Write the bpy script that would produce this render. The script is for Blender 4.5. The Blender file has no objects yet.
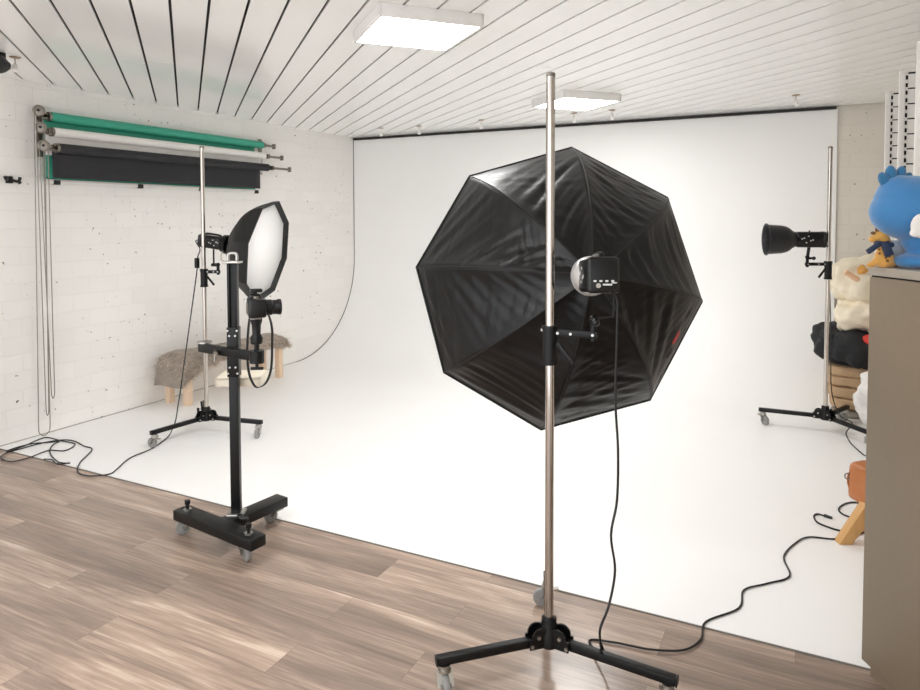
import bpy, bmesh, math, random
from mathutils import Vector, Matrix, noise
random.seed(7)
scn = bpy.context.scene
COL = scn.collection
V = Vector
UP = V((0, 0, 1))

# ------------------------------------------------------------------ camera
F_PX, YAW, PITCH, ROLL, PPY, CAM_H = 681.2524, 0.46619, 0.040738, -0.0025137, 246.035, 1.6
fw = V((-math.sin(YAW)*math.cos(PITCH), math.cos(YAW)*math.cos(PITCH), -math.sin(PITCH)))
rt0 = V((math.cos(YAW), math.sin(YAW), 0)); up0 = rt0.cross(fw)
rt = rt0*math.cos(ROLL) + up0*math.sin(ROLL); up = -rt0*math.sin(ROLL) + up0*math.cos(ROLL)
cam = bpy.data.cameras.new('camera_view'); camo = bpy.data.objects.new('camera_view', cam); COL.objects.link(camo)
cam.sensor_fit = 'HORIZONTAL'; cam.sensor_width = 36.0; cam.lens = F_PX/920*36
cam.shift_y = (PPY-345)/920; cam.clip_start = .05
camo.matrix_world = Matrix(((rt.x, up.x, -fw.x, 0), (rt.y, up.y, -fw.y, 0), (rt.z, up.z, -fw.z, CAM_H), (0, 0, 0, 1)))
scn.camera = camo
def ray(px, py): return fw*F_PX + rt*(px-460) - up*(py-PPY)
def flat(px, py, z=.005):                     # point of a horizontal plane seen at a photo position
    d = ray(px, py); return V((0, 0, CAM_H)) + d*((z-CAM_H)/d.z)
def deep(px, py, dep): return V((0, 0, CAM_H)) + ray(px, py)*(dep/F_PX)

# ------------------------------------------------------------------ materials
def lin(c): return c/12.92 if c <= .04045 else ((c+.055)/1.055)**2.4
def hexc(h): return tuple(lin(int(h[i:i+2], 16)/255) for i in (0, 2, 4)) + (1,)
class NT:
    def __init__(s, name):
        s.m = bpy.data.materials.new(name); s.m.use_nodes = True; s.t = s.m.node_tree; s.b = s.t.nodes['Principled BSDF']
    def n(s, typ, **kw):
        nd = s.t.nodes.new(typ)
        for k, v in kw.items():
            if k in nd.inputs: nd.inputs[k].default_value = v
            else: setattr(nd, k, v)
        return nd
    def l(s, a, b): s.t.links.new(a, b)
def mat(name, col, rough=.5, metal=0, bump=0, bscale=200, var=0, vscale=6, spec=.5, sheen=0, stretch=(1, 1, 1), coat=0):
    k = NT(name); b = k.b
    c = hexc(col); b.inputs['Base Color'].default_value = c
    b.inputs['Roughness'].default_value = rough; b.inputs['Metallic'].default_value = metal
    b.inputs['Specular IOR Level'].default_value = spec; b.inputs['Sheen Weight'].default_value = sheen
    b.inputs['Coat Weight'].default_value = coat
    tc = k.n('ShaderNodeTexCoord'); mp = k.n('ShaderNodeMapping'); mp.inputs['Scale'].default_value = stretch
    k.l(tc.outputs['Object'], mp.inputs['Vector'])
    if var:
        nz = k.n('ShaderNodeTexNoise', Scale=vscale, Detail=4.0); k.l(mp.outputs[0], nz.inputs['Vector'])
        mx = k.n('ShaderNodeMix', data_type='RGBA')
        mx.inputs[6].default_value = tuple(x*(1-var) for x in c[:3])+(1,); mx.inputs[7].default_value = tuple(min(1, x*(1+var)) for x in c[:3])+(1,)
        k.l(nz.outputs['Fac'], mx.inputs[0]); k.l(mx.outputs[2], b.inputs['Base Color'])
    if bump:
        nz = k.n('ShaderNodeTexNoise', Scale=bscale, Detail=3.0); k.l(mp.outputs[0], nz.inputs['Vector'])
        bp = k.n('ShaderNodeBump', Strength=bump, Distance=.002); k.l(nz.outputs['Fac'], bp.inputs['Height']); k.l(bp.outputs[0], b.inputs['Normal'])
    return k.m
def emit(name, col, s):
    k = NT(name); k.b.inputs['Base Color'].default_value = hexc(col)
    k.b.inputs['Emission Color'].default_value = hexc(col); k.b.inputs['Emission Strength'].default_value = s
    return k.m
def brick_mat(name, ax, col, mortar):
    k = NT(name); b = k.b; b.inputs['Roughness'].default_value = .55
    tc = k.n('ShaderNodeTexCoord'); sp = k.n('ShaderNodeSeparateXYZ'); cb = k.n('ShaderNodeCombineXYZ')
    k.l(tc.outputs['Object'], sp.inputs[0]); k.l(sp.outputs[ax], cb.inputs[0]); k.l(sp.outputs[2], cb.inputs[1])
    nz0 = k.n('ShaderNodeTexNoise', Scale=7.0, Detail=3.0); k.l(cb.outputs[0], nz0.inputs['Vector'])
    mxv = k.n('ShaderNodeMix', data_type='VECTOR', Factor=.03); k.l(cb.outputs[0], mxv.inputs[4]); k.l(nz0.outputs['Color'], mxv.inputs[5])
    br = k.n('ShaderNodeTexBrick', Scale=1.0); br.inputs['Brick Width'].default_value = .25; br.inputs['Row Height'].default_value = .125
    br.inputs['Mortar Size'].default_value = .006; br.inputs['Mortar Smooth'].default_value = 1.0
    br.inputs['Color1'].default_value = hexc(col); br.inputs['Color2'].default_value = tuple(x*.965 for x in hexc(col)[:3])+(1,)
    br.inputs['Mortar'].default_value = hexc(mortar)
    k.l(mxv.outputs[1], br.inputs['Vector'])
    # chips and pin holes in the paint
    n1 = k.n('ShaderNodeTexNoise', Scale=26.0, Detail=2.0); n2 = k.n('ShaderNodeTexNoise', Scale=2.3, Detail=1.0)
    k.l(cb.outputs[0], n1.inputs['Vector']); k.l(cb.outputs[0], n2.inputs['Vector'])
    r1 = k.n('ShaderNodeMapRange'); r1.inputs[1].default_value = .69; r1.inputs[2].default_value = .72; k.l(n1.outputs['Fac'], r1.inputs[0])
    r2 = k.n('ShaderNodeMapRange'); r2.inputs[1].default_value = .48; r2.inputs[2].default_value = .56; k.l(n2.outputs['Fac'], r2.inputs[0])
    mu = k.n('ShaderNodeMath', operation='MULTIPLY'); k.l(r1.outputs[0], mu.inputs[0]); k.l(r2.outputs[0], mu.inputs[1])
    mx = k.n('ShaderNodeMix', data_type='RGBA'); mx.inputs[7].default_value = hexc('6a625a'); k.l(mu.outputs[0], mx.inputs[0]); k.l(br.outputs['Color'], mx.inputs[6])
    k.l(mx.outputs[2], b.inputs['Base Color'])
    n3 = k.n('ShaderNodeTexNoise', Scale=35.0, Detail=4.0); k.l(cb.outputs[0], n3.inputs['Vector'])
    ad = k.n('ShaderNodeMath', operation='MULTIPLY_ADD'); ad.inputs[1].default_value = -.9; k.l(br.outputs['Fac'], ad.inputs[0]); k.l(n3.outputs['Fac'], ad.inputs[2])
    bp = k.n('ShaderNodeBump', Strength=.42, Distance=.004); k.l(ad.outputs[0], bp.inputs['Height']); k.l(bp.outputs[0], b.inputs['Normal'])
    return k.m
def wood_floor():
    k = NT('plank_floor'); b = k.b
    tc = k.n('ShaderNodeTexCoord')
    br = k.n('ShaderNodeTexBrick', Scale=1.0, offset=.37, offset_frequency=2); br.inputs['Brick Width'].default_value = 1.22; br.inputs['Row Height'].default_value = .178
    br.inputs['Mortar Size'].default_value = .0008; br.inputs['Mortar Smooth'].default_value = .2
    br.inputs['Color1'].default_value = (0, 0, 0, 1); br.inputs['Color2'].default_value = (1, 1, 1, 1); br.inputs['Mortar'].default_value = (.5, .5, .5, 1)
    k.l(tc.outputs['Object'], br.inputs['Vector'])
    sc = k.n('ShaderNodeVectorMath', operation='SCALE'); sc.inputs['Scale'].default_value = 9.0; k.l(br.outputs['Color'], sc.inputs[0])
    ad = k.n('ShaderNodeVectorMath', operation='ADD'); k.l(tc.outputs['Object'], ad.inputs[0]); k.l(sc.outputs[0], ad.inputs[1])
    m1 = k.n('ShaderNodeMapping'); m1.inputs['Scale'].default_value = (.8, 7, 1); k.l(ad.outputs[0], m1.inputs[0])
    m2 = k.n('ShaderNodeMapping'); m2.inputs['Scale'].default_value = (3.0, 70, 1); k.l(ad.outputs[0], m2.inputs[0])
    g1 = k.n('ShaderNodeTexNoise', Scale=1.0, Detail=5.0, Roughness=.6, Distortion=.6); k.l(m1.outputs[0], g1.inputs['Vector'])
    g2 = k.n('ShaderNodeTexNoise', Scale=1.0, Detail=4.0, Roughness=.65); k.l(m2.outputs[0], g2.inputs['Vector'])
    s1 = k.n('ShaderNodeMath', operation='MULTIPLY_ADD'); s1.inputs[1].default_value = .44; k.l(g2.outputs['Fac'], s1.inputs[0]); k.l(g1.outputs['Fac'], s1.inputs[2])
    s2 = k.n('ShaderNodeMath', operation='MULTIPLY_ADD'); s2.inputs[1].default_value = .11; k.l(br.outputs['Color'], s2.inputs[0]); k.l(s1.outputs[0], s2.inputs[2])
    cr = k.n('ShaderNodeValToRGB'); e = cr.color_ramp.elements
    e[0].position = .50; e[0].color = hexc('78695e'); e[1].position = 1.13; e[1].color = hexc('d2bfae')
    q = e.new(.74); q.color = hexc('968376'); q = e.new(.89); q.color = hexc('b59f8e')
    k.l(s2.outputs[0], cr.inputs[0])
    mx = k.n('ShaderNodeMix', data_type='RGBA'); mx.inputs[7].default_value = hexc('7b685d'); k.l(br.outputs['Fac'], mx.inputs[0]); k.l(cr.outputs[0], mx.inputs[6])
    k.l(mx.outputs[2], b.inputs['Base Color'])
    b.inputs['Roughness'].default_value = .24; b.inputs['Specular IOR Level'].default_value = .5
    bp = k.n('ShaderNodeBump', Strength=.12, Distance=.001); k.l(g2.outputs['Fac'], bp.inputs['Height']); k.l(bp.outputs[0], b.inputs['Normal'])
    return k.m

M = dict(
    wood_floor=wood_floor(),
    brick_l=brick_mat('white_painted_brick', 1, 'f4f2ef', 'efece8'),
    brick_b=brick_mat('cream_painted_brick', 0, 'dfd9cf', 'd9d2c8'),
    plaster=mat('wall_paint', 'e6e1d9', .6, bump=.2, bscale=60),
    cyc=mat('cyclorama_paint', 'f4f4f3', .42, var=.015, vscale=2, bump=.05, bscale=40),
    ceil=mat('glossy_ceiling_board', 'f6f6f5', .13, var=.012, vscale=3, spec=.5),
    gap=mat('dark_gap', '1b1a1a', .8, var=.2),
    rail=mat('dark_rail', '242322', .6, var=.2),
    seam_l=mat('pale_seam', 'a8a29b', .8, var=.4, vscale=9),
    seam=mat('grey_seam', '6f6a66', .8, var=.2, vscale=30),
    chrome=mat('brushed_chrome', 'c2bbb3', .12, 1, bump=.05, bscale=80, stretch=(30, 30, .5)),
    steel=mat('zinc_steel', 'b9b6b0', .32, 1, var=.1, vscale=30),
    nickel=mat('dull_nickel', '8d877e', .42, .9, var=.2, vscale=40),
    black=mat('black_powder_coat', '070708', .42, spec=.35, bump=.15, bscale=400, var=.15),
    plastic=mat('black_plastic', '0a0a0b', .32, var=.1, vscale=20),
    rubber=mat('grey_rubber', '8b8a87', .45, var=.08, vscale=40),
    satin=mat('black_satin', '040405', .36, bump=.2, bscale=700, spec=.36, sheen=.03),
    nylon=mat('black_nylon', '0e0e10', .5, bump=.2, bscale=500),
    diffuser=mat('white_diffuser_cloth', 'fafafa', .7, bump=.1, bscale=500),
    silver=mat('silver_ring', 'e4e3e0', .32, .45, bump=.6, bscale=60),
    mark=mat('white_print', 'd9d9d6', .5, var=.05),
    red=mat('red_print', 'c8372c', .5, var=.1, vscale=60),
    refl=mat('graphite_reflector', '2a2a2c', .38, .3, var=.08, vscale=12),
    cable=mat('black_cable', '0d0d0e', .5, var=.1),
    teal=mat('teal_paper', '3aa48a', .5, var=.06, vscale=4),
    paper=mat('white_paper', 'eeece8', .55, var=.02, vscale=4),
    felt=mat('black_felt', '2e2e31', .85, var=.25, vscale=90, bump=.3, bscale=300),
    pine=mat('pale_pine', 'e2c8ad', .5, var=.12, vscale=5, stretch=(9, 9, .8)),
    tray=mat('pale_plywood', 'dfd6c4', .5, var=.06, vscale=6, stretch=(1, 8, 8)),
    fur=mat('grey_brown_fur', '93867a', .8, var=.6, vscale=9, sheen=.3),
    fur_l=mat('pale_fur_strands', 'c2b5a7', .7, var=.7, vscale=8, sheen=.3),
    cab=mat('taupe_cabinet', '82735f', .5, var=.05, vscale=60, bump=.12, bscale=500),
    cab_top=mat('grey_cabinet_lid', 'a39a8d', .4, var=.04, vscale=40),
    blue=mat('blue_plush', '3a7fb8', .75, var=.12, vscale=9, bump=.4, bscale=500, sheen=.5),
    blue_d=mat('deep_blue_plush', '256a96', .75, var=.12, vscale=12, bump=.4, bscale=500, sheen=.4),
    white_pl=mat('white_plush', 'f2efe9', .8, bump=.4, bscale=500, sheen=.3),
    gold=mat('golden_plush', 'd9a24f', .8, var=.25, vscale=35, bump=.4, bscale=400, sheen=.4),
    brown=mat('brown_spots', '7d5630', .8, var=.2, vscale=40),
    navy=mat('navy_ribbon', '27344f', .5, var=.2, vscale=40),
    skin_pl=mat('peach_cloth', 'efc3a0', .7, var=.05, vscale=20),
    cream=mat('cream_duvet', 'e7dcc6', .75, var=.05, vscale=7, bump=.2, bscale=90),
    cloth_b=mat('black_cloth', '17181b', .75, var=.2, vscale=15, bump=.3, bscale=200),
    beige=mat('beige_blanket', 'b89a78', .85, var=.1, vscale=20, bump=.4, bscale=220),
    greyc=mat('grey_mat', '9c968c', .8, var=.1, vscale=25),
    whitec=mat('white_cloth', 'ebe9e6', .8, var=.03, vscale=9, bump=.2, bscale=120),
    leather=mat('tan_leather', 'b0682f', .38, var=.18, vscale=9, bump=.25, bscale=90),
    oak=mat('oak_leg', 'c99c62', .45, var=.14, vscale=5, stretch=(14, 14, 1)),
    rack=mat('white_rack', 'efece6', .45, var=.02),
    frame=mat('white_lamp_frame', 'efeeeb', .4, var=.01),
    brownm=mat('bronze_plate', 'a08c78', .4, .5, var=.1, vscale=40),
    lcd=mat('screen_reflection', '6d5a4c', .25, var=.2, vscale=60),  # brown reflection on the screen put into its base colour
    glass=mat('lens_glass', '0b0d14', .05, var=.1, spec=.8),
    led=emit('led_panel', 'fffefc', 10.5),
)

# ------------------------------------------------------------------ mesh builder
class MB:
    def __init__(s): s.bm = bmesh.new()
    def box(s, c, size, rot=None, bev=0, seg=2):
        r = bmesh.ops.create_cube(s.bm, size=1.0); vs = r['verts']
        R = rot.to_3x3() if rot is not None else Matrix.Identity(3)
        for v in vs: v.co = V((v.co.x*size[0], v.co.y*size[1], v.co.z*size[2]))
        if bev:
            es = list({e for v in vs for e in v.link_edges})
            rr = bmesh.ops.bevel(s.bm, geom=es, offset=bev, segments=seg, affect='EDGES', profile=.5)
            vs = list({v for f in rr['faces'] for v in f.verts} | {v for v in vs if v.is_valid})
        for v in vs: v.co = R @ v.co + V(c)
        return s
    def bar(s, a, b, w, h, bev=0, ref=UP):
        a, b = V(a), V(b); x = (b-a).normalized(); r = V(ref)
        if abs(x.dot(r)) > .98: r = V((1, 0, 0))
        y = r.cross(x).normalized(); z = x.cross(y)
        return s.box((a+b)/2, ((b-a).length, w, h), Matrix((x, y, z)).transposed(), bev)
    def cyl(s, a, b, r0, r1=None, seg=20, cap=True):
        r1 = r0 if r1 is None else r1
        return s.lathe([(0, r0), ((V(b)-V(a)).length, r1)], a, V(b)-V(a), seg, cap)
    def lathe(s, prof, o, ax, seg=24, cap=True):
        x = V(ax).normalized(); r = UP if abs(x.z) < .95 else V((1, 0, 0))
        u = r.cross(x).normalized(); w = x.cross(u); rings = []
        for (d, rad) in prof:
            rings.append([s.bm.verts.new(V(o)+x*d+(u*math.cos(2*math.pi*i/seg)+w*math.sin(2*math.pi*i/seg))*max(rad, 1e-4)) for i in range(seg)])
        for A, B in zip(rings, rings[1:]):
            for i in range(seg): s.bm.faces.new((A[i], A[(i+1) % seg], B[(i+1) % seg], B[i]))
        if cap:
            s.bm.faces.new(rings[0][::-1]); s.bm.faces.new(rings[-1])
        return s
    def tube(s, pts, r, seg=8, smooth=0, closed=False):
        P = [V(p) for p in pts]
        if smooth:
            Q = []; n = len(P)
            for i in range(n if closed else n-1):
                p0 = P[(i-1) % n] if closed or i > 0 else P[0]; p1 = P[i]; p2 = P[(i+1) % n]
                p3 = P[(i+2) % n] if closed or i+2 < n else P[-1]
                for k in range(smooth):
                    t = k/smooth
                    Q.append(.5*((2*p1)+(p2-p0)*t+(2*p0-5*p1+4*p2-p3)*t*t+(3*p1-p0-3*p2+p3)*t**3))
            if not closed: Q.append(P[-1])
            P = Q
        n = len(P); prev = None; rings = []
        for i in range(n):
            if closed: t = (P[(i+1) % n]-P[i-1]).normalized()
            else: t = (P[min(i+1, n-1)]-P[max(i-1, 0)]).normalized()
            if prev is None:
                ref = UP if abs(t.z) < .9 else V((1, 0, 0)); u = ref.cross(t).normalized()
            else: u = (prev-t*prev.dot(t)).normalized()
            prev = u; w = t.cross(u)
            rings.append([s.bm.verts.new(P[i]+(u*math.cos(2*math.pi*k/seg)+w*math.sin(2*math.pi*k/seg))*r) for k in range(seg)])
        for i in range(n if closed else n-1):
            A, B = rings[i], rings[(i+1) % n]
            for k in range(seg): s.bm.faces.new((A[k], A[(k+1) % seg], B[(k+1) % seg], B[k]))
        if not closed: s.bm.faces.new(rings[0][::-1]); s.bm.faces.new(rings[-1])
        return s
    def ball(s, c, rad, rot=None, sub=3, pw=None, nz=0, nsc=4, seed=0, ridge=0):
        r = bmesh.ops.create_icosphere(s.bm, subdivisions=sub, radius=1.0)
        rad = (rad,)*3 if isinstance(rad, (int, float)) else rad
        R = rot.to_3x3() if rot is not None else Matrix.Identity(3)
        for v in r['verts']:
            d = v.co.normalized()
            if pw:
                L = (abs(d.x)**pw+abs(d.y)**pw+abs(d.z)**pw)**(-1/pw); d = d*L
            q = V((d.x*rad[0], d.y*rad[1], d.z*rad[2]))
            if nz:
                p = q*nsc+V((seed*7.3, seed*3.1, seed*1.7))
                k = noise.fractal(p, .7, 2.0, 3)
                if ridge: k -= ridge*(1-abs(noise.noise(p*.9+V((5, 5, 5))))*5 if abs(noise.noise(p*.9+V((5, 5, 5)))) < .2 else 0)
                q += d.normalized()*nz*k
            v.co = R @ q + V(c)
        return s
    def grid(s, fn, nu, nv, closed_u=False):
        g = [[s.bm.verts.new(fn(i/nu, j/nv)) for j in range(nv+1)] for i in range(nu if closed_u else nu+1)]
        for i in range(nu):
            for j in range(nv):
                a, b = g[i], g[(i+1) % len(g)]
                s.bm.faces.new((a[j], b[j], b[j+1], a[j+1]))
        return s
    def prism(s, poly, z0, z1):
        A = [s.bm.verts.new((p[0], p[1], z0)) for p in poly]; B = [s.bm.verts.new((p[0], p[1], z1)) for p in poly]
        n = len(poly); s.bm.faces.new(A[::-1]); s.bm.faces.new(B)
        for i in range(n): s.bm.faces.new((A[i], A[(i+1) % n], B[(i+1) % n], B[i]))
        return s
    def xf(s, m):
        for v in s.bm.verts: v.co = m @ v.co
        return s
    def build(s, name, m, parent=None, angle=38, inv=True):
        bm = s.bm; bmesh.ops.recalc_face_normals(bm, faces=bm.faces)
        if parent is not None and inv:
            iv = WORLD[parent.name].inverted()
            for v in bm.verts: v.co = iv @ v.co
            W = WORLD[parent.name]; o = None
        else: W = Matrix.Identity(4)
        me = bpy.data.meshes.new(name); bm.to_mesh(me); bm.free(); me.materials.append(m)
        me.polygons.foreach_set('use_smooth', [True]*len(me.polygons)); me.set_sharp_from_angle(angle=math.radians(angle))
        o = bpy.data.objects.new(name, me); COL.objects.link(o)
        if parent is not None: o.parent = parent
        WORLD[o.name] = W
        return o
WORLD = {}
def thing(name, label, cat, loc=(0, 0, 0), rot=None, group=None):
    o = bpy.data.objects.new(name, None); COL.objects.link(o); o.empty_display_size = .1
    W = Matrix.Translation(V(loc)) @ (rot.to_4x4() if rot is not None else Matrix.Identity(4))
    o.matrix_world = W; WORLD[o.name] = W
    o['label'] = label; o['category'] = cat
    if group: o['group'] = group
    return o
def single(mb, name, m, label, cat, loc, group=None, kind=None, angle=38):    # a thing that is one mesh, origin at its base
    L = V(loc); mb.xf(Matrix.Translation(-L)); o = mb.build(name, m, None, angle); o.location = L
    WORLD[o.name] = Matrix.Translation(L)
    o['label'] = label; o['category'] = cat
    if group: o['group'] = group
    if kind: o['kind'] = kind
    return o
def struct(mb, name, m, angle=38):
    o = mb.build(name, m, None, angle); o['kind'] = 'structure'; return o
def lab(o, t): o['label'] = t; return o
def basis(x, ref=UP):
    x = V(x).normalized(); y = V(ref).cross(x).normalized(); z = x.cross(y); return Matrix((x, y, z)).transposed()

# ------------------------------------------------------------------ the room
XL, XR, YB, YF, YE, H = -5.0245, 1.20, 7.0305, -1.6, 2.7447, 2.6012
XC = .264                                      # right edge of the white sweep
struct(MB().box(((XL+XR)/2, (YF+YE)/2, -.05), (XR-XL, YE-YF, .1)), 'floor', M['wood_floor'])
struct(MB().box((XL-.06, (YF+YB)/2, H/2), (.12, YB-YF+.2, H+.1)), 'wall_left', M['brick_l'])
struct(MB().box(((XL+XR)/2, YB+.07, H/2), (XR-XL+.3, .1, H+.1)), 'wall_back', M['brick_b'])
struct(MB().box((XR+.06, (YF+YB)/2, H/2), (.12, YB-YF+.2, H+.1)), 'wall_right', M['plaster'])
# white floor running up into the back wall in one sweep
def sweep_prof():
    R = 1.12; pts = [(YE, 0)]; y0 = YB-R
    pts += [(YE+(y0-YE)*k/6, 0) for k in range(1, 7)]
    pts += [(y0+R*math.sin(a), R*(1-math.cos(a))) for a in [math.pi/2*k/28 for k in range(1, 29)]]
    pts += [(YB, R+(H-.035-R)*k/4) for k in range(1, 5)]
    return pts
SP = sweep_prof()
mb = MB(); xs = [XL+.006, XC]
def sheet_side(dn, dz):
    g = [[mb.bm.verts.new((x, y+dn, z+.003+dz)) for (y, z) in SP[6:]] for x in xs]
    for j in range(len(g[0])-1): mb.bm.faces.new((g[0][j], g[1][j], g[1][j+1], g[0][j+1]))
sheet_side(0, 0); sheet_side(.012, -.002)
struct(mb, 'wall_cyclorama', M['cyc'], 60)
mb = MB(); mb.box(((XL+.006+XR)/2, (YE+SP[6][0])/2, -.0045), (XR-XL-.006, SP[6][0]-YE, .015)); mb.box(((XC+XR)/2, (YB+SP[6][0])/2, -.0045), (XR-XC, YB-SP[6][0], .015))
struct(mb, 'floor_white', M['cyc'])
struct(MB().box(((XL+XR)/2, (YE+YB)/2, -.06), (XR-XL, YB-YE, .1)), 'floor_base', M['plaster'])
e = MB(); e.tube([(XL+.003, y, z+.004) for (y, z) in SP[6:]], .005, 6); struct(e, 'trim_1', M['seam'])
struct(MB().box(((XL+XC)/2, YB-.004, H-.016), (XC-XL-.02, .03, .022)), 'trim_2', M['rail'])
struct(MB().box(((XL+XR)/2, YE, .001), (XR-XL, .007, .006)), 'trim_3', M['seam'])
e = MB(); e.box((XL+.002, (YE+SP[6][0])/2, .004), (.006, SP[6][0]-YE, .008)); struct(e, 'trim_4', M['seam_l'])

# ceiling: glossy boards laid on the diagonal with open black joints
PH = -.8472; nn = V((math.cos(PH), -math.sin(PH))); dd = V((math.sin(PH), math.cos(PH)))
def clip(poly, n, c, keep):                    # keep n.p <= c (keep=1) or >= c (-1)
    out = []
    for i in range(len(poly)):
        a, b = poly[i], poly[(i+1) % len(poly)]; da, db = (a.dot(n)-c)*keep, (b.dot(n)-c)*keep
        if da <= 0: out.append(a)
        if da*db < 0: out.append(a+(b-a)*(da/(da-db)))
    return out
room = [V((XL, YF)), V((XR, YF)), V((XR, YB)), V((XL, YB))]
mb = MB(); pitch, ph0, gapw = .1695, -.0555, .0066
joints = {-2: [4.87], -1: [4.79], 11: [4.15], 12: [4.10], 13: [4.04], 24: [3.5], 25: [3.45], 26: [3.41], 5: [1.2], 8: [.5], 3: [6.4], 18: [5.6], 20: [2.0]}
for k in range(-30, 45):
    lo, hi = ph0+k*pitch+gapw, ph0+(k+1)*pitch-gapw
    p = clip(clip(room, nn, lo, -1), nn, hi, 1)
    if len(p) < 3: continue
    segs = [-99]+joints.get(k, [])+[99]
    for a, b in zip(segs, segs[1:]):
        q = clip(clip(p, dd, a+.003, -1), dd, b-.003, 1)
        if len(q) >= 3: mb.prism(q, H, H+.012)
struct(mb, 'ceiling', M['ceil'])
struct(MB().box(((XL+XR)/2, (YF+YB)/2, H+.05), (XR-XL+.3, YB-YF+.2, .06)), 'ceiling_void', M['gap'])

# ------------------------------------------------------------------ ceiling lamps
def panel(x, y, label):
    rz = Matrix.Rotation(math.radians(-41.5), 4, 'Z'); R3 = rz.to_3x3()
    t = thing('ceiling_light', label, 'ceiling light', (x, y, H), rz, 'square ceiling panels')
    s, hgt = .53, .062; m = MB()
    for a in range(4):
        R = Matrix.Rotation(a*math.pi/2, 3, 'Z'); m.box(V((x, y, H-hgt/2)) + R3 @ (R @ V((s/2-.008, 0, 0))), (.016, s, hgt), R3 @ R, .003)
    m.box((x, y, H-.006), (s-.03, s-.03, .01), R3)
    m.build('frame', M['frame'], t)
    m = MB(); m.box((x, y, H-hgt+.006), (s-.03, s-.03, .006), R3); m.build('diffuser', M['led'], t)
panel(-1.79, 3.06, 'large glowing square ceiling panel near the top of the photo, left of the front pole')
panel(-1.70, 5.52, 'small-looking far glowing square ceiling panel behind the top of the front pole')
panel(-1.86, .55, 'added, unseen glowing square ceiling panel over the wood floor, nearest the viewer')  # extra lamp out of view, added to brighten the room

def spot(px, py, label, drop=.075):
    p = flat(px, py, H); t = thing('ceiling_spotlight', label, 'spotlight', (p.x, p.y, H), None, 'small white ceiling spots')
    m = MB(); m.lathe([(0, .032), (.006, .03), (.009, .01)], p-V((0, 0, 0)), -UP, 18); m.build('ceiling_plate', M['brownm'], t)
    m = MB(); m.cyl(p-V((0, 0, .008)), p-V((0, 0, drop-.03)), .004, seg=8); m.build('stem', M['steel'], t)
    m = MB(); m.lathe([(0, .006), (.004, .014), (.045, .019), (.05, .015)], p-V((0, 0, drop-.032)), V((.2, -.3, -1)), 14); m.build('lamp_head', M['frame'], t)
spot(381, 128, 'white ceiling spot farthest left above the white sweep, by the corner')
spot(419, 126, 'white ceiling spot second from the left above the white sweep')
spot(481, 120, 'white ceiling spot above the white sweep, left of the front pole')
spot(574, 113, 'white ceiling spot just right of the front pole, below the far panel')
spot(612, 110, 'white ceiling spot right of the far glowing panel')
spot(796, 95, 'white ceiling spot near the right end of the white sweep')
spot(15, 57, 'small ceiling spot in the left corner above the chain wheels')

# black fixture cut by the left edge of the photo
p = flat(-6, 52, H)
t = thing('clamp_lamp', 'black lamp on the ceiling cut off by the left photo edge', 'lamp', (p.x, p.y, H))
MB().box(p-V((0, 0, .02)), (.09, .09, .04), None, .006).build('mount', M['plastic'], t)
MB().lathe([(0, .03), (.03, .045), (.08, .05), (.085, .04)], p-V((-.01, 0, .035)), V((.5, .1, -.6)), 18).build('lamp_head', M['plastic'], t)
# little black clamp hook on the brick wall
t = thing('wall_hook', 'small black hook on the white brick wall left of the pull chains', 'hook', (XL, 2.885, 1.88))
MB().box((XL+.006, 2.885, 1.88), (.012, .05, .05), None, .004).build('plate', M['plastic'], t)
m = MB(); m.tube([(XL+.01, 2.865, 1.885), (XL+.04, 2.845, 1.88), (XL+.05, 2.830, 1.90)], .011, 8, 4); m.tube([(XL+.01, 2.895, 1.88), (XL+.035, 2.930, 1.87), (XL+.04, 2.940, 1.90)], .011, 8, 4)
m.tube([(XL+.03, 2.930, 1.875), (XL+.035, 2.945, 1.855)], .012, 8); m.build('prong', M['plastic'], t)

# ------------------------------------------------------------------ backdrop rolls on the left wall
def roll(zc, off, r, y0, y1, m, name_label, drop0, yf0, yf1, barm=None):
    xc = XL+off; xs_ = xc-r*.93
    t = thing('backdrop_roll', name_label, 'backdrop', (xc, y0, zc), None, 'backdrop rolls on the brick wall')
    MB().cyl((xc, y0, zc), (xc, y1, zc), r, seg=24).build('roll', m, t)
    MB().cyl((xc, y0-.02, zc), (xc, y0-.001, zc), r*.95, seg=18).build('end_cap', M['nickel'], t)
    MB().cyl((xc, y1+.001, zc), (xc, y1+.012, zc), r*.6, seg=18).build('end_cap', M['nickel'], t)
    def sheet(u, v):
        y = yf0+(yf1-yf0)*u; z = zc-(zc-drop0)*v
        return V((xs_+.003*noise.noise(V((y*1.3, z*2, off*40))), y, z))
    b = MB(); b.grid(sheet, 30, 8); o = b.build('hanging_sheet', m, t)
    sd = o.modifiers.new('thickness', 'SOLIDIFY'); sd.thickness = .003
    if barm:
        k = MB(); k.box((xs_+.010, (yf0+yf1)/2, drop0-.004), (.012, yf1-yf0+.02, .034), None, .003); k.build('bottom_bar', barm, t)
        for yy in (yf0+.06, yf0+(yf1-yf0)*.36, yf0+(yf1-yf0)*.66, yf1-.02):
            MB().box((xs_+.012, yy+.025, drop0-.010), (.022, .05, .034), None, .003).build('bar_clip', M['plastic'], t)
    return t
roll(2.355, .055, .036, 3.16, 5.36, M['teal'], 'teal paper backdrop roll, topmost of the three on the brick wall', 1.885, 3.125, 5.29, M['paper'])
roll(2.238, .11, .034, 3.143, 5.331, M['paper'], 'white paper backdrop roll between the teal and the black rolls', 2.07, 3.10, 5.325)
roll(2.118, .165, .036, 3.142, 5.322, M['felt'], 'black backdrop roll, lowest of the three on the brick wall', 1.903, 3.118, 5.245)
WH = ((2.388, .055, 3.068), (2.261, .11, 3.045), (2.125, .165, 3.03))
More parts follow.
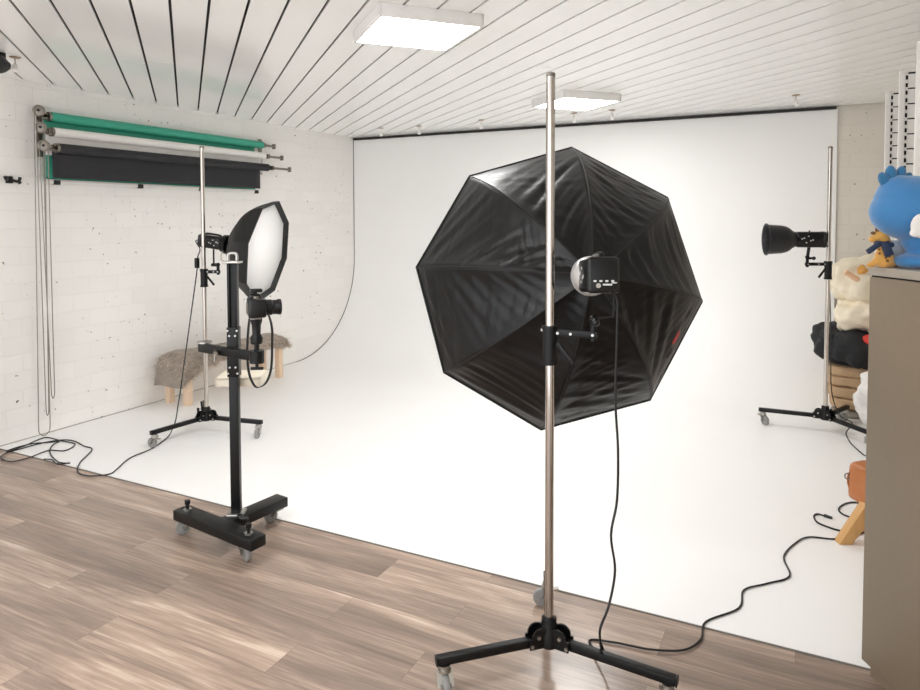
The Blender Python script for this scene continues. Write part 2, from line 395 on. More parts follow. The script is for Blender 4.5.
def bracket(y, label, wheels):
    t = thing('roller_bracket', label, 'bracket', (XL, y, 2.08), None, 'roller brackets')
    k = MB(); k.box((XL+.005, y, 2.24), (.01, .05, .36)); k.build('wall_plate', M['nickel'], t)
    for (zc, off), (zw, ow, yw) in zip(((2.355, .055), (2.238, .11), (2.118, .165)), WH):
        k = MB(); k.box((XL+off/2+.01, y, zc), (off+.02, .03, .03), None, .004); k.box((XL+off, y, zc), (.04, .03, .045), None, .004)
        if not wheels: k.box((XL+off, y+.05+off*.5, zc), (.022, .10+off, .022), None, .003); k.box((XL+off, y+.10+off, zc), (.035, .02, .05), None, .003)
        k.build('bracket_arm', M['nickel'], t)
        if wheels:
            k = MB(); a = V((XL+off, yw+.012, zw)); k.lathe([(0, .012), (0, .026), (.006, .040), (.012, .031), (.018, .031), (.024, .040), (.030, .026), (.03, .012)], a, V((.75, -.66, 0)), 28)
            w = k.build('chain_wheel', M['nickel'], t)
            d_ = V((.75, -.66, 0)); k = MB(); k.cyl(a+d_*.028, a+d_*.04, .010, seg=12); k.build('axle', M['black'], w)
            k = MB(); k.bar(a+V((.0, .01, 0)), V((XL+off, y, zc)), .02, .03, .003); k.build('wheel_mount', M['nickel'], t)
bracket(3.115, 'metal roller bracket with three chain wheels at the left end of the backdrop rolls', True)
bracket(5.385, 'metal bracket holding the right ends of the three backdrop rolls', False)
def chain(i, zb, w2, dy, label):
    zc, off, y = WH[i]; m = MB(); x = XL+off+.011; w = .031
    n = 14
    L = [(x, y-w+(dy-(w2-w))*f, zc+(zb+.05-zc)*f) for f in [k/n for k in range(n+1)]]
    Rr = [(x, y+w+(dy+(w2-w))*f, zc+(zb+.05-zc)*f) for f in [k/n for k in range(n, -1, -1)]]
    top = [(x, y+w*math.cos(a), zc+w*math.sin(a)) for a in [math.pi*k/8 for k in range(1, 8)]]
    pts = L+[(x, y+dy-w2*.6, zb+.012), (x, y+dy, zb), (x, y+dy+w2*.6, zb+.012)]+Rr+top
    m.tube(pts, .0036, 6, 3, True)
    single(m, 'pull_chain', M['nickel'], label, 'chain', (x, y, zb), 'pull chains on the brick wall')
chain(0, .012, .042, -.02, 'longest pull chain, reaching down to the floor by the cable pile')
chain(1, .17, .010, -.005, 'middle pull chain of the white roll, hanging down the brick wall')
chain(2, .30, .012, .02, 'shortest pull chain, from the lowest chain wheel')

# ------------------------------------------------------------------ stands
def caster(t, leg, tip, ang, zt, r=.037):
    p = V((tip.x, tip.y, 0)); d = V((math.cos(ang), math.sin(ang), 0)); s = V((-d.y, d.x, 0)); c = p+d*.022+UP*r
    k = MB(); k.cyl(p+UP*(zt-.012), p+UP*(zt+.002), .020, seg=14); k.cyl(p+UP*(zt-.02), p+UP*(zt-.01), .024, seg=14)
    for q in (-1, 1):
        k.bar(p+s*q*.016+UP*(zt-.014), c+s*q*.016-UP*.004, .004, .026, ref=s)
    k.bar(p+d*-.005+UP*(zt-.02)-s*.018, p+d*-.005+UP*(zt-.02)+s*.018, .03, .006)
    k.bar(p-d*.012+UP*(zt-.03), p-d*.048+UP*(zt-.026), .022, .006)
    f = k.build('caster', M['steel'], leg)
    k = MB(); k.lathe([(0, r*.5), (.001, r*.92), (.005, r), (.017, r), (.021, r*.92), (.022, r*.5)], c-s*.011, s, 24)
    k.cyl(c-s*.019, c+s*.019, .006, seg=10); k.build('wheel', M['rubber'], leg)
def stand(px, py, angs, ztop, zclamp, armdir, armlen, lens, label, rp=.0155, lever=1, cang=(None, None, None), lock=False):
    b = V((px, py, 0)); t = thing('light_stand', label, 'light stand', b, None, 'chrome column light stands on casters')
    MB().cyl(b+UP*.13, b+UP*ztop, rp, seg=24).build('pole', M['chrome'], t)
    k = MB(); k.lathe([(0, rp+.001), (.012, rp+.001), (.016, rp*.6)], b+UP*(ztop-.008), UP, 20); k.build('pole_cap', M['nickel'], t)
    hub = MB(); hub.lathe([(0, .03), (.008, .038), (.05, .038), (.075, .028), (.10, .026), (.105, .02)], b+UP*.09, UP, 24)
    for a, L in zip(angs, lens):
        d = V((math.cos(a), math.sin(a), 0)); s = V((-d.y, d.x, 0))
        for q in (-1, 1):
            hub.lathe([(0, .031), (.007, .031)], b+d*.042+s*(q*.021)+UP*.137-s*.0035, s, 20)
            hub.bar(b+d*.03+s*q*.021+UP*.117, b+d*.082+s*q*.021+UP*.117, .007, .036, ref=UP)
    hub.build('hub', M['black'], t)
    for a in angs:
        d = V((math.cos(a), math.sin(a), 0)); s = V((-d.y, d.x, 0))
        for dd_, zz in ((.075, .112), (.05, .140)):
            for q in (-1, 1): MB().cyl(b+d*dd_+s*q*.023+UP*zz, b+d*dd_+s*q*.030+UP*zz, .0065, seg=10).build('bolt', M['steel'], t)
    for a, L, ca in zip(angs, lens, cang):
        d = V((math.cos(a), math.sin(a), 0))
        k = MB(); k.bar(b+d*.05+UP*.115, b+d*L+UP*.115, .030, .029, .004); leg = k.build('leg', M['black'], t)
        k = MB(); k.bar(b+d*L+UP*.115, b+d*(L+.006)+UP*.115, .031, .030, .003); k.build('end_cap', M['plastic'], leg)
        caster(t, leg, b+d*(L-.025), a+2.2+.9*px if ca is None else ca, .097)
    if lock:
        k = MB(); k.cyl(b+V((-.02, -.02, .15)), b+V((-.03, -.02, .235)), .007, seg=8); k.cyl(b+V((-.05, -.03, .13)), b+V((-.055, -.03, .185)), .009, seg=8); k.build('foot_lock', M['black'], t)
    # sliding clamp with a side arm
    ad = V(armdir).normalized()
    k = MB(); k.cyl(b+UP*(zclamp-.128), b+UP*zclamp, rp+.010, seg=20); k.lathe([(0, rp+.013), (.012, rp+.013)], b+UP*zclamp-UP*.008, UP, 20); k.lathe([(0, rp+.013), (.012, rp+.013)], b+UP*(zclamp-.13), UP, 20)
    cl = k.build('clamp_sleeve', M['black'], t)
    k = MB(); k.bar(b+ad*.02+UP*(zclamp-.018), b+ad*(armlen+.015)+UP*(zclamp-.018), .020, .024, .003); k.build('side_arm', M['black'], cl)
    sd_ = ad.cross(UP); 
    if sd_.dot(V((0, 0, CAM_H))-b) < 0: sd_ = -sd_
    k = MB(); k.bar(b+ad*.03+UP*(zclamp-.05)+sd_*.02, b+ad*.085*lever+UP*(zclamp-.115)+sd_*.03, .009, .016, .003); k.build('lever', M['black'], cl)
    for q in (.03, .075, armlen): MB().cyl(b+ad*q+UP*(zclamp-.018)+sd_*.010, b+ad*q+UP*(zclamp-.018)+sd_*.016, .005, seg=10).build('bolt', M['steel'], cl)
    MB().cyl(b-ad*(rp+.008)+UP*(zclamp-.012), b-ad*(rp+.016)+UP*(zclamp-.012), .006, seg=10).build('bolt', M['steel'], cl)
    k = MB(); k.cyl(b+ad*armlen+UP*(zclamp-.04), b+ad*armlen+UP*(zclamp+.028), .011, seg=14); k.ball(b+ad*armlen+UP*(zclamp+.034), .016, sub=2); k.build('pivot', M['black'], cl)
    return b+ad*armlen+UP*(zclamp+.03)
rd = math.radians
tipF = stand(-.779, 2.241, (rd(-136), rd(-4), rd(110.3)), 2.09, 1.222, (1, .10, 0), .150, (.41, .44, .43), 'tall chrome light stand at the front, holding the big black octagonal softbox', cang=(None, None, rd(207)))
tipL = stand(-3.974, 3.66, (rd(-96), rd(10), rd(139)), 2.131, 1.225, (.893, .4495, 0), .105, (.45, .47, .45), 'chrome light stand on the left by the fur bench, holding the side-on white softbox', lock=True)
tipR = stand(.172, 5.722, (rd(-178), rd(-50), rd(66)), 2.115, 1.272, (-.893, -.4495, 0), .155, (.45, .43, .40), 'chrome light stand on the right, holding the lamp with the dark bowl reflector')

# ------------------------------------------------------------------ octagonal softboxes
def softbox(label, apex, c, a, R, ang0, sgn, curve, lip, emblem=False, m_shell='satin', wr=1.0):
    a = V(a).normalized(); u = a.cross(UP).normalized(); v = u.cross(a); apex = V(apex); c = V(c); r0 = .066
    Lz = (c-apex).length
    t = thing('octagonal_softbox', label, 'softbox', apex, basis(c-apex), 'octagonal softboxes on stands')
    def rim_dir(k): 
        q = ang0+sgn*k*math.pi/4; return u*math.cos(q)+v*math.sin(q)
    def rib(k, tt, off=0):
        s_ = tt*math.pi/2*curve
        rr = r0+(R-r0)*math.sin(s_)/math.sin(math.pi/2*curve); zz = (1-math.cos(s_))/(1-math.cos(math.pi/2*curve))
        zz = .55*zz+.45*tt
        return apex+(c-apex)*zz+rim_dir(k)*(rr+off)
    def shell(k, s, tt, off=0):
        A, B = rib(k, tt), rib(k+1, tt); p = A.lerp(B, s)
        env = 4*s*(1-s); axp = apex+(c-apex)*min(1, tt)
        out = (p-axp).normalized()*.8-a*.6
        p = p-out*(.030*R*env*math.sin(math.pi*min(1, tt*.9+.1)))
        sk = (k*1.7 % 1)-.5; edge = min(1, (1-tt)*9+.15)*min(1, tt*6)
        w = noise.noise(V((s*1.0+k*11.3, (tt+sk*.7*s)*24*(.7+.2*((k*5) % 3)), k*3.7)))
        w2 = noise.noise(V((s*1.4+k*4.1, (tt-sk*.5*s)*60, k*9.1)))
        p = p+out*(wr*R*edge*min(1, env*1.6)*(.0125*w+.0075*w2)+off)
        return p
    sh = MB()
    for k in range(8): sh.grid(lambda x, y, k=k: shell(k, x, y), 22, 60)
    bmesh.ops.remove_doubles(sh.bm, verts=sh.bm.verts, dist=.0004)
    o = sh.build('shell', M[m_shell], t, 75)
    sd = o.modifiers.new('thickness', 'SOLIDIFY'); sd.thickness = .0015; sd.offset = 0
    for k in range(8):
        m = MB(); m.tube([rib(k, x/24, .001) for x in range(25)], .0028, 6); m.build('rib_seam', M['nylon'], t)
    m = MB(); m.tube([rib(k, 1, .002) for k in range(8)], .0055 if lip == 0 else .006, 6, 0, True); m.build('rim_piping', M['nylon'], t)
    # front lip and recessed diffuser
    if lip:
        m = MB(); m.grid(lambda x, y: c+rim_dir(int(round(x*8)))*(R*(1-.055*y)*.992)-a*(lip*y), 8, 1); m.build('front_hood', M['nylon'], t)
    m = MB(); q = [m.bm.verts.new(c+rim_dir(k)*(R*(.935 if lip else .975))-a*(lip+.004)) for k in range(8)]; m.bm.faces.new(q)
    o = m.build('diffuser', M['diffuser'], t); sd = o.modifiers.new('thickness', 'SOLIDIFY'); sd.thickness = .002; sd.offset = 0
    ax = (c-apex).normalized()
    m = MB(); m.lathe([(-.045, .046), (-.046, .058), (-.030, .070), (.01, .073), (.014, .060), (.014, .045)], apex, ax, 36, False)
    bmesh.ops.remove_doubles(m.bm, verts=m.bm.verts, dist=1e-5)
    m.build('speed_ring', M['silver' if emblem else 'black'], t)
    if emblem:
        k = 3
        m = MB(); m.grid(lambda x, y: shell(k, .38+.15*x, .735+.06*(y*(.4+.6*math.sin(x*3.1))), .004), 12, 4); e_ = m.build('emblem', M['red'], t); lab(e_, 'small red emblem')
        m = MB(); m.grid(lambda x, y: shell(k, .56+.12*x, .765+.02*y, .004), 12, 3); m.build('emblem_strip', M['gap'], e_)
    return t
apF = deep(591, 276, 2.455)
softbox('big black octagonal softbox seen from behind, in the middle of the studio', apF, (-.927, 2.751, 1.32), (-.382, .903, -.195), .6, 2.238, -1, .80, 0, True)
apL = V((-3.863, 3.790, 1.406)); cL = V((-3.531, 3.862, 1.358))
softbox('smaller octagonal softbox on the left with its white front turned to the right', apL, cL, (.932, .33, -.152), -.383, 4.118, 1, .95, .027, False, 'nylon', .35)

# ------------------------------------------------------------------ studio strobes
def strobe(label, front, rear, tip, w=.10, h=.115, refl=False, bpath=None):
    front, rear = V(front), V(rear); ax = (front-rear).normalized(); B = basis(ax); s, zz = B.col[1], B.col[2]
    L = (front-rear).length; mid = (front+rear)/2
    t = thing('studio_strobe', label, 'studio strobe', rear, B, 'studio flash heads')
    k = MB(); k.box(mid, (L*.94, w, h), B, .016, 3); k.box(mid-ax*L*.43, (L*.12, w*1.04, h*1.04), B, .012, 3); body = k.build('body', M['plastic'], t)
    k = MB(); k.lathe([(-.004, .047), (0, .052), (.03, .052), (.03, .04)], front-ax*.032, ax, 28); k.build('front_collar', M['black'], t)
    # control panel on the rear
    pr = rear+ax*.002
    k = MB(); k.box(pr-ax*.002, (.006, w*.86, h*.84), B, .003); pan = k.build('control_panel', M['black'], t)
    for i in range(4): MB().box(pr-ax*.006+s*(w*(.30-.19*i))-zz*h*.17, (.004, w*.09, h*.05), B).build('button', M['mark'], pan)
    MB().box(pr-ax*.006-s*w*.10-zz*h*.27, (.004, w*.30, h*.05), B).build('display', M['mark'], pan)
    MB().box(pr-ax*.006-s*w*.32-zz*h*.22, (.004, w*.16, h*.03), B).build('button', M['mark'], pan)
    k = MB(); k.cyl(pr-ax*.004+s*w*.2-zz*h*.3, pr-ax*.014+s*w*.2-zz*h*.3, .008, seg=14); k.build('knob', M['steel'], pan)
    # printed marks on the side of the body
    k = MB()
    for q in (-1, 1):
        for i in range(6):
            k.box(mid+s*q*(w/2+.0005)+ax*L*(.30-.07*i)+zz*h*(.22 if i % 2 else .05)-zz*h*.12*(i % 3), (L*.045, .001, h*.08), B)
    k.build('side_marking', M['mark'], body)
    # carrying bar and fixing bracket
    k = MB(); k.tube([mid+ax*L*.25+zz*h*.5, mid+ax*L*.22+zz*h*.62, mid-ax*L*.28+zz*h*.62, mid-ax*L*.32+zz*h*.5], .008, 8, 4) if not refl else k.cyl(mid+zz*h*.5, mid+zz*h*.58, .006, seg=10)
    k.build('handle' if not refl else 'lock_button', M['plastic'], t)
    tip = V(tip); foot = V((tip.x, tip.y, mid.z-h*.5)); tgt = V((mid.x, mid.y, mid.z-h*.52))
    k = MB()
    if bpath: k.tube([tip]+bpath, .0045, 8)
    elif (tgt-foot).length > .03:
        low = tip+UP*.008; k.tube([tip, low, V((tgt.x, tgt.y, low.z)), tgt+UP*.008], .0065, 8)
    else: k.bar(tip, tgt+UP*.01, .022, .022, .003)
    k.build('mount_bracket', M['black'], t)
    k = MB(); k.cyl(tip-UP*.004+s*.0, tip-UP*.004-ax*.045, .009, seg=12); k.ball(tip-UP*.004-ax*.045, .014, sub=2); k.build('tightening_knob', M['plastic'], t)
    if refl:
        k = MB(); o0 = front+ax*.0
        k.lathe([(-.005, .050), (.0, .060), (.014, .066), (.03, .082), (.055, .096), (.09, .105), (.15, .109), (.182, .111), (.19, .120), (.197, .120), (.197, .115), (.182, .106), (.15, .103), (.09, .099), (.055, .090), (.03, .076), (.014, .060), (-.005, .050)], o0, ax, 40, False)
        k.build('bowl_reflector', M['refl'], t)
        k = MB(); k.ball(o0+ax*.03, (.032, .032, .04), B, 2); k.build('flash_tube', M['diffuser'], t)
    return t
sF_rear = deep(604, 275, 2.205)
strobe('black studio strobe with white markings behind the big octagonal softbox', apF-(apF-sF_rear).normalized()*.012, sF_rear, tipF, bpath=[deep(598, 318, 2.31), deep(613.5, 317, 2.30), deep(613.5, 285, 2.29)])
axL = (cL-apL).normalized()
strobe('black studio strobe behind the left pole, feeding the side-on softbox', apL-axL*.012, apL-axL*.235, tipL, .085, .095)
mR = deep(810.5, 239.5, 5.04); aR = (-rt0*math.cos(rd(10))+V((fw.x, fw.y, 0)).normalized()*math.sin(rd(10)))
strobe('black studio strobe with a dark bowl reflector pointing left at the white sweep', mR+aR*.115, mR-aR*.098, tipR, .10, .115, True)

# ------------------------------------------------------------------ cables
def cable(name, pts, label, r=.0042, cat='cable', grp='black power cables', seg=6):
    m = MB(); m.tube(pts, r, seg, 6)
    for v_ in m.bm.verts: v_.co.z = max(v_.co.z, .0036 if v_.co.y > YE else .0006)
    lo = min(pts, key=lambda p: V(p).z)
    return single(m, name, M['cable'], label, cat, lo, grp)
fl = lambda pts, z=.008: [flat(x, y, z) for x, y in pts]
d0 = 2.25
pts = [sF_rear-UP*.05+V((.02, 0, 0))] + [deep(x, y, d) for x, y, d in ((617, 300, 2.20), (617, 330, 2.21), (615.5, 400, 2.22), (618, 450, 2.23), (617, 500, 2.24), (611, 535, 2.25), (615, 570, 2.27), (609, 605, 2.27), (600, 630, 2.24))] + [V((-.585, 2.222, .140)), V((-.600, 2.26, .138)), V((-.585, 2.30, .05))] + fl([(589, 641), (612, 642), (632, 646), (652, 649.6), (683.5, 650), (701, 639), (706, 621.7), (739, 608), (744, 590), (767, 583.5), (789.6, 576), (783.7, 557), (795, 543.5), (808.7, 537), (834, 539), (852, 536), (870, 530)])
cable('power_cable', pts, 'black cable from the front strobe down to the floor and right across the white floor')
pts = [deep(821, 241, 5.06), deep(826, 240, 5.12), deep(828.5, 255, 5.14), deep(830, 300, 5.14), deep(831, 340, 5.13), deep(831.5, 390, 5.10), V((.265, 5.66, .150)), V((.335, 5.53, .140))] + fl([(846, 433), (850, 442), (858, 450), (866, 456), (880, 460)])
cable('power_cable', pts, 'black cable hanging down the right light stand to the floor')
rL = apL-axL*.245
pts = [rL, rL+V((-.03, -.01, -.01)), deep(200, 249, 5.0), deep(197.5, 258, 4.97), deep(197, 270, 4.97), deep(193, 300, 4.95), deep(186, 350, 4.93), deep(180.5, 390, 4.90)] + [deep(178, 406, 4.86), flat(175.5, 421, .09), flat(172, 430, .03)] + fl([(167, 437.6), (152, 448.5), (130, 458), (117, 469), (111, 473.5), (100, 475.5), (87, 475.7), (78, 472), (80, 462.6), (92, 449.6), (84, 446), (74, 441), (61, 440), (40, 443.5), (20, 449), (6, 453), (1, 458), (11, 461.5), (28, 458), (48, 450.6), (65, 450.6), (75, 444), (60, 440.5), (48, 437.5), (40, 439), (24, 446), (10, 451), (4, 454)])
cable('power_cable', pts, 'black cable from the left strobe down to the looped pile on the floor')
ad_ = deep(197, 263, 4.97)
single(MB().box(ad_, (.028, .028, .075), None, .006), 'cable_adapter', M['plastic'], 'small black adapter block in the cable beside the left pole', 'adapter', ad_-UP*.037)
cable('extension_cord', fl([(6, 451), (18, 447), (33, 443.5), (48, 442.5), (59, 441.5), (54, 444), (50, 449), (51, 455), (57.6, 461.5), (64, 463), (70, 463)]), 'black cord curling off the cable pile towards the plank edge', .004, 'cable')
cable('extension_cord', fl([(44, 459), (50, 459.5), (53, 460.5), (57, 464), (66, 463.5)], .014), 'short black cord end lying beside the cable pile near the plank edge', .004, 'cable')
cable('flash_cord', fl([(826, 516.5), (818, 514), (814, 516), (817, 522), (828, 527), (840, 530.5), (858, 532)]), 'black cord with a plug end curling on the floor left of the leather stool', .0045)
single(MB().cyl(flat(824.5, 515.5, .010), flat(832, 518, .010), .009, .007, 12), 'cord_plug', M['plastic'], 'black plug at the end of the cord left of the leather stool', 'plug', flat(828, 517, .002))
cable('flash_cord', fl([(870, 507), (856, 502.5), (846, 503.5), (839, 508), (841, 513), (850, 517), (866, 521)]), 'black cord looping out under the leather stool', .0045)

# ------------------------------------------------------------------ camera trolley
tx = V((.86, .51, 0)).normalized(); ty = V((-tx.y, tx.x, 0)); TB = Matrix((tx, ty, UP)).transposed(); pc = V((-2.490, 2.472, 0))
t = thing('camera_trolley', 'black rolling camera stand with T shaped base on the wood floor', 'camera stand', pc)
A, B_, C_ = flat(180.5, 507, .138)-UP*.026, flat(258.5, 537.5, .138)-UP*.026, flat(282.5, 495, .138)-UP*.026
k = MB(); k.bar(A, B_, .088, .052, .005); J = A.lerp(B_, .52); k.bar(J, C_, .088, .050, .005); base = k.build('base', M['black'], t)
for nm, p in (('a', A.lerp(B_, .10)), ('b', A.lerp(B_, .885))):
    k = MB(); k.cyl(p+UP*.026, p+UP*.032, .022, seg=6); k.build('washer', M['steel'], base)
    k = MB(); k.cyl(p+UP*.032, p+UP*.058, .008, seg=10); k.cyl(p+UP*.056, p+UP*.075, .014, seg=14); k.build('levelling_screw', M['black'], base)
for q, a in ((flat(183, 534, 0), -2.2), (flat(247, 561, 0), -.4), (flat(271, 522, 0), -1.9)):
    p = V((q.x-.022*math.cos(a), q.y-.022*math.sin(a), 0))
    k = MB(); k.box(V((p.x, p.y, .082)), (.06, .06, .008), TB); pl_ = k.build('caster_plate', M['steel'], t)
    caster(t, pl_, p, a, .080, .036)
k = MB(); k.box(J.lerp(C_, .14)+UP*.03+tx*.055, (.03, .03, .022), TB, .004); k.cyl(pc+tx*.03-ty*.06+UP*.138, pc+tx*.07-ty*.06+UP*.138, .010, seg=10); k.build('brake_knob', M['plastic'], base)
k = MB(); k.box(pc+UP*.142, (.085, .085, .012), TB, .004); k.build('flange', M['steel'], t)
k = MB(); k.box(pc+UP*.50, (.045, .045, .72), TB, .004); k.build('column', M['black'], t)
k = MB(); k.box(pc+UP*.948, (.056, .056, .245), TB, .004); car = k.build('carriage', M['black'], t)
k = MB()
for i in (-1, 1):
    for z in (.845, .875, 1.03, 1.055): k.cyl(pc-ty*.028+tx*.014*i*(1 if z in (.875, 1.03) else -1.6)+UP*z, pc-ty*.032+tx*.014*i*(1 if z in (.875, 1.03) else -1.6)+UP*z, .005, seg=8)
k.build('screw', M['steel'], car)
k = MB(); k.box(pc+UP*1.225-tx*.017, (.012, .046, .32), TB, .002); k.box(pc+UP*1.225+tx*.017, (.012, .046, .32), TB, .002); k.box(pc+UP*1.225+ty*.006, (.026, .028, .32), TB); k.build('upper_rail', M['black'], t)
k = MB(); k.box(pc+UP*1.388, (.085, .065, .010), TB, .003); k.build('top_plate', M['steel'], t)
k = MB(); k.tube([pc+UP*1.39-tx*.02, pc+UP*1.425-tx*.02, pc+UP*1.433, pc+UP*1.425+tx*.02, pc+UP*1.39+tx*.02], .007, 8, 3); k.tube([pc-tx*.04+UP*1.39, pc-tx*.052+UP*1.40, pc-tx*.056+UP*1.42, pc-tx*.050+UP*1.44], .005, 8, 3); k.build('top_hook', M['steel'], t)
# cross arm in front of the carriage
sh_ = V((.040, -.042, 0)); a0 = V((-2.720, 2.478, .955))+sh_*.6; a1 = V((-2.312, 2.440, .955))+sh_
k = MB(); k.bar(a0, a1, .034, .042, .004); arm = k.build('cross_arm', M['black'], t)
k = MB(); k.cyl(a0+UP*.022+tx*.02, a0+UP*.030+tx*.02, .036, seg=24); k.build('arm_disc', M['steel'], arm)
q = a0.lerp(a1, .28); k = MB(); k.cyl(q-V((.03, -.03, 0))*0+V((.016, -.016, -.005)), q+V((.045, -.045, -.01)), .012, seg=12); k.bar(q+V((.04, -.04, -.008)), q+V((.045, -.05, -.05)), .008, .012, .002); k.build('arm_lever', M['nickel'], arm)
k = MB(); k.cyl(a1-UP*.028, a1+UP*.030, .034, seg=24); head = k.build('head_block', M['black'], t)
k = MB(); k.cyl(a1-UP*.058, a1-UP*.028, .008, seg=10); k.bar(a1-UP*.055-tx*.03, a1-UP*.055+tx*.03, .01, .014, .003); k.build('wing_nut', M['black'], head)
k = MB(); k.lathe([(0, .012), (.03, .012), (.035, .026), (.06, .030), (.075, .022), (.08, .019), (.12, .021), (.14, .027), (.152, .027)], a1+UP*.028, UP, 20); k.build('ball_head', M['black'], t)
k = MB(); k.box(pc+UP*.80+ty*.135+tx*.005, (.225, .19, .012), TB, .002)
for sx, sy, lx, ly in ((0, -1, .225, .012), (0, 1, .225, .012), (-1, 0, .012, .19), (1, 0, .012, .19)): k.box(pc+UP*.785+ty*(.135+sy*.089)+tx*(.005+sx*.106), (lx, ly, .042), TB, .002)
lab(k.build('accessory_tray', M['tray'], t), 'pale wooden tray')
k = MB(); k.box(pc+ty*.038+UP*.792, (.04, .03, .05), TB, .003); k.build('tray_bracket', M['steel'], t)

# camera on the ball head
ld = (rt0*math.cos(rd(24))+V((fw.x, fw.y, 0)).normalized()*math.sin(rd(24))).normalized(); CB = basis(ld); cs = CB.col[1]
cb = a1+UP*.180-rt0*.006
t = thing('photo_camera', 'black photo camera with hanging strap mounted on the rolling stand', 'camera', cb, CB)
cc = cb+UP*.052
k = MB(); k.box(cc, (.060, .135, .088), CB, .010, 3); k.box(cc+ld*.004-cs*.055+UP*.002, (.082, .03, .09), CB, .012, 3); k.box(cc+UP*.050, (.055, .055, .028), CB, .010, 2); k.build('body', M['plastic'], t)
k = MB(); k.lathe([(.028, .033), (.045, .034), (.05, .037), (.075, .037), (.078, .034), (.10, .034), (.104, .037), (.118, .037), (.12, .031), (.114, .029)], cc-UP*.003, ld, 28); ln = k.build('lens', M['black'], t)
k = MB(); k.lathe([(0, .030), (.003, .024), (.004, .002)], cc-UP*.003+ld*.113, ld, 24); k.build('lens_glass', M['glass'], ln)
k = MB(); k.box(cc-ld*.032-UP*.004+cs*.006, (.004, .075, .052), CB, .002); lab(k.build('screen', M['lcd'], t), 'rear screen with a painted brown reflection')
k = MB(); k.box(cc+UP*.066, (.02, .02, .012), CB); k.box(cc+UP*.079+ld*.006, (.055, .034, .016), CB, .004); lab(k.build('flash_trigger', M['plastic'], t), 'flash trigger on the hot shoe')
k = MB(); k.lathe([(0, .012), (.012, .012)], cc+UP*.044-cs*.045, UP, 14); k.lathe([(0, .011), (.010, .011)], cc+UP*.044+cs*.045, UP, 14); k.build('dial', M['nickel'], t)
k = MB(); k.box(cb+UP*.003, (.045, .055, .010), CB, .002); k.build('mounting_plate', M['steel'], t)
def strapw(pts, w):
    m = MB(); P = []
    n = len(pts)
    for i in range(n-1):
        p0, p1, p2, p3 = [V(pts[min(max(j, 0), n-1)]) for j in (i-1, i, i+1, i+2)]
        for q in range(8):
            s_ = q/8; P.append(.5*((2*p1)+(p2-p0)*s_+(2*p0-5*p1+4*p2-p3)*s_*s_+(3*p1-p0-3*p2+p3)*s_**3))
    P.append(V(pts[-1]))
    side = V((fw.x, fw.y, 0)).normalized()*.75+rt0*.45
    L = [(m.bm.verts.new(p-side*w), m.bm.verts.new(p+side*w)) for p in P]
    for (a, b), (c, d) in zip(L, L[1:]): m.bm.faces.new((a, b, d, c))
    return m
stp = [cc-ld*.02-cs*.066+UP*.03] + [deep(x, y, 3.27) for x, y in ((248.5, 325), (247, 350), (248.5, 372), (254, 385.5), (260, 387.5), (267, 382), (271.5, 368), (272.5, 345), (271.8, 325))] + [cc+ld*.036-cs*.066+UP*.02]
o = strapw(stp, .007).build('strap', M['nylon'], t); sd = o.modifiers.new('thickness', 'SOLIDIFY'); sd.thickness = .004

# ------------------------------------------------------------------ fur bench
bx0, bx1, by0, by1 = -4.94, -4.66, 4.06, 5.32
t = thing('bench', 'low pale wooden bench along the brick wall under a grey fur throw', 'bench', ((bx0+bx1)/2, (by0+by1)/2, 0))
k = MB(); k.box(((bx0+bx1)/2, (by0+by1)/2, .365), (bx1-bx0, by1-by0, .03), None, .004); k.build('seat', M['pine'], t)
for x in (bx0+.03, bx1-.03):
    for y in (by0+.06, by1-.06):
        k = MB(); k.box((x, y, .177), (.058, .058, .35), None, .004); k.build('leg', M['pine'], t)
def furshape(u, v):                           # across the seat (u) and along it (v), hanging over front, back and ends
    y = by0-.05+(by1-by0+.10)*v
    endf = min(1, min(v, 1-v)/.06); endf = math.sqrt(max(0, 1-(1-endf)**2))
    hang = .15*max(0, 1-v*3.2)+.03+.04*max(0, (v-.8)*3)
    P = [(bx0-.03, .385-.03), (bx0-.02, .40), (bx0+.05, .425), ((bx0+bx1)/2, .432), (bx1-.04, .425), (bx1+.015, .395), (bx1+.035, .36-hang*.5), (bx1+.03, .36-hang)]
    s_ = u*(len(P)-1); i = min(int(s_), len(P)-2); f = s_-i; f = f*f*(3-2*f)*.4+f*.6
    x = P[i][0]+(P[i+1][0]-P[i][0])*f; z = P[i][1]+(P[i+1][1]-P[i][1])*f
    z += .028*max(0, 1-abs(v-.12)/.25)
    zl = .385-hang-.03
    z = zl+(z-zl)*endf if z > zl else z
    n_ = .012*noise.noise(V((x*9, y*9, z*9)))
    return V((max(x+n_, XL+.01), y, z+n_))
k = MB(); k.grid(furshape, 28, 60)
th = thing('fur_throw', 'shaggy grey brown fur throw draped over the bench by the brick wall', 'fur throw', ((bx0+bx1)/2, (by0+by1)/2, .385))
o = k.build('hide', M['fur'], th)
sd = o.modifiers.new('thickness', 'SOLIDIFY'); sd.thickness = .008
k = MB(); rs = random.Random(3)
